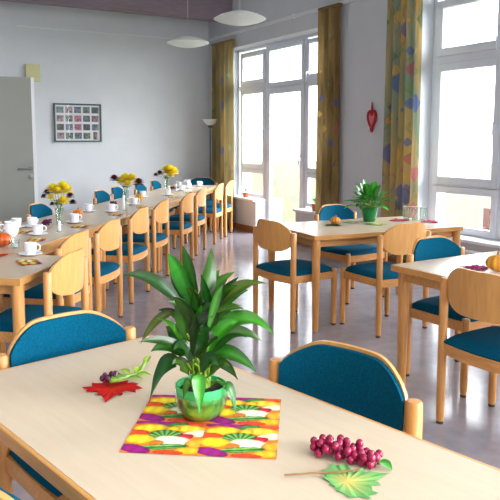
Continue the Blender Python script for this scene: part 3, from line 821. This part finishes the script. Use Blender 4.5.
# green sprig towards the plant
sp = thing('green_sprig', 'curling light green sprig running from the red maple leaf towards the plant', 'sprig', (.655, 1.80, TZ+.002), 0)
bm = bmesh.new()
w2 = lambda x, y, z: (x-.655, y-1.80, z)
tube(bm, [w2(.60, 1.772, .024), w2(.635, 1.785, .022), w2(.67, 1.81, .014), w2(.715, 1.835, .012), w2(.75, 1.885, .02), w2(.785, 1.93, .012)], [.006, .009, .006, .005, .006, .003], 8)
obj('stalk', bm, M['stem'], sp)
bm = bmesh.new()
for (b, t, wd, c) in (((.60, 1.772, .026), (.66, 1.79, .024), .030, (92, 150, 50)), ((.68, 1.83, .012), (.655, 1.87, .014), .03, (150, 182, 62)), ((.69, 1.81, .012), (.735, 1.79, .010), .032, (132, 170, 54)),
                     ((.70, 1.83, .012), (.72, 1.86, .02), .028, (160, 190, 74)), ((.66, 1.80, .012), (.70, 1.775, .01), .026, (120, 160, 60)), ((.745, 1.875, .016), (.79, 1.935, .022), .022, (150, 184, 60))):
    leaf(bm, w2(*b), w2(*t), wd, .008, c)
obj('leaf', bm, M['leafA'], sp)
# green-yellow maple leaf with twig
gl = thing('artificial_maple_leaf', 'green and yellow maple leaf with a long stem in front of the grapes', 'leaf', (.855, 1.030, TZ), R(-100))
bm = bmesh.new(); maple(bm, .110, (222, 196, 110), (98, 178, 100), .02, 9); obj('leaf_blade', bm, M['felt'], gl)
tw = bmesh.new(); mw = Matrix.Rotation(R(100), 4, 'Z')
tpts = [Vector((.752-.855, 1.110-1.030, .006)), Vector((.80-.855, 1.085-1.030, .009)), Vector((.86-.855, 1.060-1.030, .008)), Vector((.905-.855, 1.046-1.030, .008))]
tube(tw, [mw @ p for p in tpts], [.0022, .0022, .002, .0015], 6); obj('leaf_stem', tw, M['twig'], gl)

# ------------------------------------------------------------------ pumpkins, bowls, cloth leaves
def pumpkin(label, loc, r, c1, c2, seed=0, flat=.74, rz=0, cat='pumpkin'):
    p = thing('ornamental_pumpkin', label, cat, loc, rz)
    bm = bmesh.new(); lay = bm.verts.layers.float_color.new('Col'); n, mz = 40, 14; prof = []
    for j in range(mz+1):
        a = -PI/2+PI*j/mz; prof.append((max(0, r*cos(a)*(1 if abs(sin(a)) < .96 else .8)), r*flat*(1+sin(a))-(.10*r if j == mz else 0)))
    prof[0] = (0, 0); prof[-1] = (0, 2*r*flat*.90)
    lathe(bm, prof, n, ribs=10, ribamp=.05)
    for v in bm.verts:
        a = math.atan2(v.co.y, v.co.x); k = .5+.5*cos(10*a); v[lay] = S(*[x+(y-x)*k for x, y in zip(c2, c1)])
    obj('flesh', bm, M['skin'], p)
    bm = bmesh.new(); tube(bm, [(0, 0, 2*r*flat*.86), (r*.05, 0, 2*r*flat*1.05), (r*.22, .0, 2*r*flat*1.2)], [r*.16, r*.1, r*.12], 8); obj('stem', bm, M['twig'], p)
    return p
def flat_leaf(label, loc, rz, s, ci, co_, seed):
    bm = bmesh.new(); maple(bm, s, ci, co_, .05, seed); o = obj('cloth_leaf', bm, M['felt'], None)
    o.location = loc; o.rotation_euler = (0, 0, rz); return tag(o, label, 'leaf')
# middle table
flat_leaf('dark green leaf under the little pumpkin on the middle table', (3.45, 4.42, TZ), R(200), .11, (120, 110, 40), (70, 84, 30), 21)
pumpkin('small orange pumpkin on the middle table before the blue chair', (3.50, 4.43, TZ+.006), .042, (240, 170, 50), (206, 116, 26))
flat_leaf('yellow-green leaf lying beside the plant on the middle table', (3.80, 4.27, TZ), R(-60), .13, (214, 206, 110), (120, 160, 60), 22)
flat_leaf('pale green leaf to the left of the potted plant on the middle table', (3.72, 4.46, TZ), R(60), .10, (206, 190, 120), (110, 140, 70), 23)
flat_leaf('pink cloth leaf in front of the drinking glasses on the middle table', (4.17, 4.36, TZ), R(-20), .14, (226, 70, 130), (200, 30, 96), 24)
flat_leaf('magenta cloth leaf under the drinking glasses at the right of the middle table', (4.36, 4.17, TZ+.0005), R(80), .13, (214, 50, 110), (186, 30, 90), 25)
def glass(label, loc, first=[None]):
    if first[0]: return dup(first[0], loc, 0, label)
    t = thing('drinking_glass', label, 'glass', loc, 0, 'glasses on the middle table')
    bm = bmesh.new(); lathe(bm, [(0, .006), (.026, .006), (.028, .0), (.031, .0), (.030, .02), (.032, .12), (.030, .12), (.028, .012), (0, .010)], 24); obj('glass_body', bm, M['vase'], t)
    bm = bmesh.new(); lathe(bm, [(.030, .119), (.0324, .119), (.0328, .122), (.0298, .122), (.030, .119)], 24); obj('rim', bm, M['white'], t)
    first[0] = t; return t
glass('leftmost of the three clear drinking glasses on the middle table', (4.285, 4.40, TZ))
glass('clear drinking glass standing between two others on the middle table', (4.33, 4.345, TZ))
glass('rightmost of the three clear drinking glasses on the middle table', (4.375, 4.29, TZ))
# right table
flat_leaf('magenta cloth leaf beside the yellow pumpkin on the right-hand table', (2.99, 2.50, TZ), R(40), .13, (190, 30, 110), (146, 22, 92), 26)
pumpkin('yellow-orange pumpkin on the right-hand table', (3.00, 2.385, TZ+.004), .060, (244, 190, 60), (214, 130, 30), rz=.4)
pumpkin('dark green gourd half out of the photo behind the yellow pumpkin', (3.12, 2.42, TZ+.004), .055, (120, 110, 40), (70, 84, 36), rz=.2)

# ------------------------------------------------------------------ the laid long table
cup0 = [None]; sau0 = [None]
def cup(label, s, t, rot=.5, saucer=None):
    z = TZ
    if saucer:
        if sau0[0] is None:
            bm = bmesh.new(); lathe(bm, [(0, .003), (.04, .003), (.042, 0), (.046, 0), (.074, .012), (.073, .0145), (.045, .0055), (0, .005)], 28)
            o = obj('saucer', bm, M['white']); sau0[0] = o
        else:
            o = sau0[0].copy(); col.objects.link(o)
        o.location = LP(s, t, z); tag(o, saucer, 'saucer', 'saucers on the long table'); z += .0056
    if cup0[0] is None:
        c = thing('coffee_cup', label, 'cup', LP(s, t, z), rot, 'coffee cups on the long table')
        bm = bmesh.new(); lathe(bm, [(0, 0), (.026, 0), (.031, .006), (.037, .035), (.0395, .074), (.037, .074), (.0345, .035), (.028, .009), (0, .007)], 26); obj('cup_body', bm, M['white'], c)
        bm = bmesh.new(); tube(bm, [(.036, 0, .06), (.052, 0, .063), (.063, 0, .05), (.06, 0, .03), (.035, 0, .02)], .0048, 8); obj('handle', bm, M['white'], c)
        bm = bmesh.new(); lathe(bm, [(.036, .060), (0, .060)], 20); o = obj('coffee', bm, M['soil'], c)
        cup0[0] = c
    else: dup(cup0[0], LP(s, t, z), rot, label)
cup('white cup nearest the camera on the front cross table, before the first wooden chair', -2.03, -.13, -.6, 'white saucer under the nearest cup on the front cross table')
cup('white cup near the left photo edge, in front of another cup, before the grey door', -1.19, .24, -.4, 'white saucer near the left photo edge on the long table')
cup('white cup right behind another cup, below the blue chair at the door', -.77, .50, .5, 'white saucer far side of the long table below the blue chair at the door')
cup('white cup to the right of the first flower vase', -.45, .27, -.3, 'white saucer to the right of the first flower vase')
cup('white cup on the far side of the long table, left of the second blue-backed chair', .42, .50, .4, 'white saucer left of the second blue-backed chair')
cup('white cup between the first and second flower vases, on the near side', .45, .27, -.3, 'white saucer between the first and second flower vases')
cup('white cup to the right of the second flower vase', 1.18, .28, -.5, 'white saucer to the right of the second flower vase')
cup('white cup behind the yellow pumpkin on the long table', 2.15, .50, .4, 'white saucer behind the yellow pumpkin')
cup('white cup midway between the yellow pumpkin and the third flower vase', 2.52, .28, .6, 'white saucer midway between the yellow pumpkin and the third flower vase')
cup('white cup just to the right of the third flower vase', 3.26, .28, -.2, 'white saucer just to the right of the third flower vase')
cup('white cup on the last table, in front of the dark head chair at its left', 3.80, .32, .3, 'white saucer on the last table, nearer one')
cup('white cup on the far side of the last table, right of the third flower vase', 4.02, .53, .1, 'white saucer on the far side of the last table')
cup('white cup in front of the dark blue chair at the head of the long table', 4.22, .25, .2, 'white saucer at the head of the long table')
# jug, sugar bowl
jg = thing('milk_jug', 'round white milk jug at the left photo edge on the long table', 'jug', LP(-1.30, .40, TZ), LA+2.2)
bm = bmesh.new(); lathe(bm, [(0, 0), (.035, 0), (.05, .02), (.058, .05), (.05, .08), (.04, .095), (.044, .112), (.041, .112), (.037, .095), (.05, .05), (0, .01)], 26); obj('jug_body', bm, M['white'], jg)
bm = bmesh.new(); tube(bm, [(.045, 0, .09), (.075, 0, .092), (.085, 0, .065), (.054, 0, .035)], .006, 8); obj('handle', bm, M['white'], jg)
bm = bmesh.new(); tube(bm, [(-.036, 0, .098), (-.055, 0, .114)], [.014, .007], 8); obj('spout', bm, M['white'], jg)
cup('white cup behind the milk jug, close to the left photo edge', -.84, .60, 2.2, 'white saucer behind the milk jug')
c2 = dup(jg, LP(3.98, .38, TZ), LA+1, 'white milk jug on the last table beyond the third flower vase')
# candles
def candle(label, s, t, h=.16):
    c = thing('candle', label, 'candle', LP(s, t, TZ))
    bm = bmesh.new(); lathe(bm, [(0, 0), (.022, 0), (.024, .004), (.013, .008), (.013, .018), (0, .018)], 18); obj('candle_holder', bm, M['vase'], c)
    bm = bmesh.new(); lathe(bm, [(0, .01), (.0115, .01), (.0105, h), (.004, h+.004), (0, h+.004)], 14); obj('wax', bm, M['white'], c)
    bm = bmesh.new(); tube(bm, [(0, 0, h), (.001, 0, h+.012)], .001, 5); obj('wick', bm, M['dark'], c)
candle('short white candle in front of the first flower vase', -1.01, .15, .085)
candle('tall white candle standing before the second flower vase', .56, .18, .16)
candle('white candle beside the third flower vase', 3.14, .33, .10)
# votive glass
vg = thing('tealight_glass', 'small clear tealight glass beside the orange pumpkins on the front cross table', 'glass', LP(-1.80, .10, TZ))
bm = bmesh.new(); lathe(bm, [(0, .005), (.025, .005), (.03, 0), (.036, .06), (.034, .06), (.027, .009), (0, .009)], 20); obj('glass_body', bm, M['vase'], vg)
bm = bmesh.new(); lathe(bm, [(0, .0095), (.02, .0095), (.02, .026), (0, .026)], 16); obj('tealight', bm, M['white'], vg)
pumpkin('orange pumpkin at the left photo edge on the front cross table', LP(-1.74, .22, TZ), .062, (232, 110, 30), (196, 70, 16))
pumpkin('red-orange pumpkin partly cut by the left photo edge, behind the other one', LP(-1.62, .36, TZ), .055, (222, 76, 30), (176, 48, 18))
pumpkin('small orange pumpkin behind the cup to the right of the first flower vase', LP(-.03, .42, TZ), .048, (240, 140, 40), (206, 100, 24))
pumpkin('small yellow pumpkin on the long table beyond the second flower vase', LP(1.78, .42, TZ), .050, (246, 190, 50), (214, 150, 36))
flat_leaf('red cloth leaf at the left photo edge in front of the orange pumpkins', LP(-2.10, .05, TZ), R(20), .10, (206, 70, 36), (170, 40, 26), 31)
grapes('dark purple grapes left of the first flower vase on the long table', LP(-.62, .44, TZ), LA+.3, 26, .12, .07, .011, M['grapedark'], 11)
grapes('dark purple grapes left of the second flower vase on the long table', LP(1.12, .50, TZ), LA+.3, 22, .11, .07, .011, M['grapedark'], 12)
grapes('dark purple grapes right of the third flower vase on the long table', LP(3.52, .47, TZ), LA+.3, 20, .12, .08, .013, M['grapedark'], 13)
# folded napkins
def fnap(label, s, t, rot, seed, a=.165, b=.12):
    bm = bmesh.new(); z0 = 0
    for k in range(3): printed(bm, a, b, 22, 16, (1, 1), 0, k*.0016, .0008, (k*.002, 0))
    o = obj('folded_napkin', bm, M['print'], None, False); o.location = LP(s, t, TZ); o.rotation_euler = (0, 0, LA+rot)
    tag(o, label, 'napkin', 'folded paper napkins on the long table')
fnap('folded vegetable-print napkin in front of the nearest cup on the front cross table', -2.27, -.24, .7, 1)
fnap('folded vegetable-print napkin in front of the second cup near the left photo edge', -1.43, .13, .3, 2)
fnap('folded vegetable-print napkin behind the second cup near the left photo edge', -1.06, .42, .2, 3)
fnap('folded vegetable-print napkin in front of the cup beside the first flower vase', -.68, .12, .2, 4)
fnap('folded vegetable-print napkin before the cups between the first and second vases', .22, .14, .2, 5)
fnap('folded vegetable-print napkin before the cup right of the second flower vase', .98, .12, .1, 6)
fnap('folded vegetable-print napkin on the third table of the long row', 2.25, .13, .2, 7)
fnap('folded vegetable-print napkin in front of the third flower vase', 3.02, .14, .2, 8)

# vases with chrysanthemums
def flower(bm, c, r, c1, c2, seed):
    random.seed(seed); lay = bm.verts.layers.float_color.get('Col') or bm.verts.layers.float_color.new('Col')
    for ring, (n, e, f_) in enumerate(((16, -.25, .95), (16, .1, 1.0), (14, .45, .98), (11, .8, .94), (8, 1.1, .9), (4, 1.42, .88))):
        for k in range(n):
            a = 2*PI*(k+ring*.5)/n+random.uniform(-.1, .1)
            d = Vector((cos(a)*cos(e), sin(a)*cos(e), sin(e))); s = Vector((-sin(a), cos(a), 0))*r*.24
            tp = Vector(c)+d*r*f_; md = Vector(c)+d*r*f_*.6+Vector((0, 0, r*.08))
            q = [bm.verts.new(Vector(c)+d*r*.1), bm.verts.new(md+s), bm.verts.new(tp), bm.verts.new(md-s)]
            for v, cc in zip(q, (c2, c1, c1, c1)): v[lay] = S(*cc)
            bm.faces.new(q)
def bouquet(vlabel, blabel, s, t, heads, h=.15, r=.032, rot=0):
    v = thing('glass_vase', vlabel, 'vase', LP(s, t, TZ))
    bm = bmesh.new(); lathe(bm, [(0, .006), (r*.8, .006), (r*.86, 0), (r, .004), (r*1.02, h*.5), (r*1.12, h), (r*1.04, h), (r*.93, h*.5), (r*.8, .012), (0, .012)], 24); obj('glass_body', bm, M['vase'], v)
    b = thing('flower_bouquet', blabel, 'flowers', LP(s, t, TZ+.02))
    bs = bmesh.new(); bl = bmesh.new(); random.seed(int(s*100))
    for i, (x, y, z, rr, kind) in enumerate(heads):
        p = cr*x-cf*y; c = Vector((p.x, p.y, z))
        q = p.normalized()*min(p.length*.3, r*.6) if p.length > 1e-4 else p; zt = max(z, h+.03)
        tube(bs, [(-q.x*.6, -q.y*.6, 0), (q.x, q.y, h), (q.x*.4+p.x*.6, q.y*.4+p.y*.6, zt-.008), (c.x, c.y, c.z)], .0025, 5)
        fb = bmesh.new()
        cc = {'y': ((255, 240, 60), (250, 214, 40)), 'p': ((104, 26, 74), (70, 14, 50)), 'r': ((112, 30, 40), (80, 50, 20)), 'v': ((60, 24, 76), (40, 12, 50))}[kind]
        flower(fb, c, rr*1.35, cc[0], cc[1], i)
        obj({'y': 'yellow_flower', 'p': 'purple_flower', 'r': 'dark_red_flower', 'v': 'violet_flower'}[kind], fb, M['petal'], b)
        for k in range(2):
            a = random.random()*6.28; B = Vector((q.x, q.y, h+.008+.02*k)); leaf(bl, B, B+Vector((cos(a)*.06, sin(a)*.06, .015)), .03, .012, (36, 110+20*k, 50), seg=5)
    obj('stems', bs, M['stem'], b); obj('leaves', bl, M['leafA'], b)
bouquet('clear glass vase of the first bouquet, opposite the grey door', 'first and nearest bouquet of yellow and purple flowers in a glass vase', -.57, .35,
        [(-.05, .0, .275, .050, 'y'), (.03, -.02, .285, .058, 'y'), (.0, .04, .255, .045, 'y'), (.065, .0, .265, .05, 'y'), (.05, .05, .18, .045, 'y'), (-.095, .0, .245, .035, 'p'), (-.13, .0, .215, .022, 'v'),
         (-.06, .04, .21, .032, 'y'), (.10, .02, .22, .032, 'r'), (-.06, .0, .15, .02, 'v'), (.11, -.03, .16, .028, 'v')], .14)
bouquet('clear glass vase of the second bouquet, in the middle of the laid row', 'second bouquet, yellow flowers with dark red ones, half way along the laid row', 1.45, .47,
        [(.0, .0, .24, .07, 'y'), (.07, .0, .25, .06, 'y'), (-.05, .02, .22, .055, 'y'), (-.13, .0, .245, .05, 'r'), (.15, .0, .20, .055, 'r'), (.03, .04, .19, .05, 'y')], .14)
bouquet('clear glass vase of the third bouquet, towards the far end of the laid row', 'third and farthest bouquet of bright yellow flowers on the laid row', 3.38, .53,
        [(.0, .0, .245, .08, 'y'), (.09, .0, .235, .075, 'y'), (.04, .03, .27, .07, 'y'), (-.10, .0, .215, .045, 'r'), (-.16, .0, .19, .035, 'r'), (.06, .05, .19, .05, 'y')], .14)

# ------------------------------------------------------------------ outside
gc = thing('garden_chair', 'reddish wooden garden chair outside the near window', 'garden chair', (6.83, 5.475, -.22), R(100)); gc.scale = (1, 1, .88)
for sx in (-1, 1):
    bm = bmesh.new(); box(bm, (sx*.25, -.22, .46), (.085, .05, .92), .004); obj('leg', bm, M['gwood'], gc, False)
    bm = bmesh.new(); box(bm, (sx*.25, .22, .31), (.05, .05, .62), .004); obj('leg', bm, M['gwood'], gc, False)
    bm = bmesh.new(); box(bm, (sx*.25, .0, .63), (.06, .52, .025), .004); obj('armrest', bm, M['gwood'], gc, False)
bm = bmesh.new()
for z in (.60, .73, .86): box(bm, (0, -.22, z), (.45, .022, .07), .004)
obj('backrest', bm, M['gwood'], gc, False)
bm = bmesh.new()
for k in range(6): box(bm, (0, -.17+k*.075, .43), (.46, .06, .022), .004)
obj('seat', bm, M['gwood'], gc, False)

# ------------------------------------------------------------------ light
w = bpy.data.worlds.new('sky'); bpy.context.scene.world = w; w.use_nodes = True
nt = w.node_tree; N, L = nt.nodes, nt.links
bg = N['Background']; tc = N.new('ShaderNodeTexCoord'); sx = N.new('ShaderNodeSeparateXYZ'); L.new(tc.outputs['Generated'], sx.inputs[0])
def mrange(src, a, b, c, d):
    m = N.new('ShaderNodeMapRange'); m.interpolation_type = 'SMOOTHSTEP'
    for k, v in zip((1, 2, 3, 4), (a, b, c, d)): m.inputs[k].default_value = v
    L.new(src, m.inputs[0]); return m.outputs[0]
dt = N.new('ShaderNodeVectorMath'); dt.operation = 'DOT_PRODUCT'; dt.inputs[1].default_value = (.86, -.45, .22); L.new(tc.outputs['Generated'], dt.inputs[0])
ad = N.new('ShaderNodeMath'); ad.operation = 'ADD'
L.new(mrange(sx.outputs['X'], -.4, .5, .42, 7.5), ad.inputs[0]); L.new(mrange(dt.outputs['Value'], .55, .95, 0, 16), ad.inputs[1])
L.new(ad.outputs[0], bg.inputs['Strength'])
bg.inputs['Color'].default_value = (.93, .96, 1, 1)
def area(name, loc, rot, sx_, sy_, e, c=(1, 1, 1)):
    l = bpy.data.lights.new(name, 'AREA'); l.shape = 'RECTANGLE'; l.size = sx_; l.size_y = sy_; l.energy = e; l.color = c
    o = bpy.data.objects.new(name, l); col.objects.link(o); o.location = loc; o.rotation_euler = rot; return o
area('fill_light_room', (.6, .3, 3.9), (0, 0, 0), 2.4, 2.4, 30, (1, .95, .88))  # added unseen fill lamp, stands in for windows behind the camera and flash
sc = bpy.context.scene
sc.view_settings.view_transform = 'Standard'; sc.view_settings.look = 'None'; sc.view_settings.exposure = 0.36; sc.view_settings.gamma = 1
sc.cycles.max_bounces = 8; sc.cycles.diffuse_bounces = 5; sc.cycles.transparent_max_bounces = 16; sc.cycles.caustics_reflective = False; sc.cycles.caustics_refractive = False
sc.cycles.sample_clamp_indirect = 8
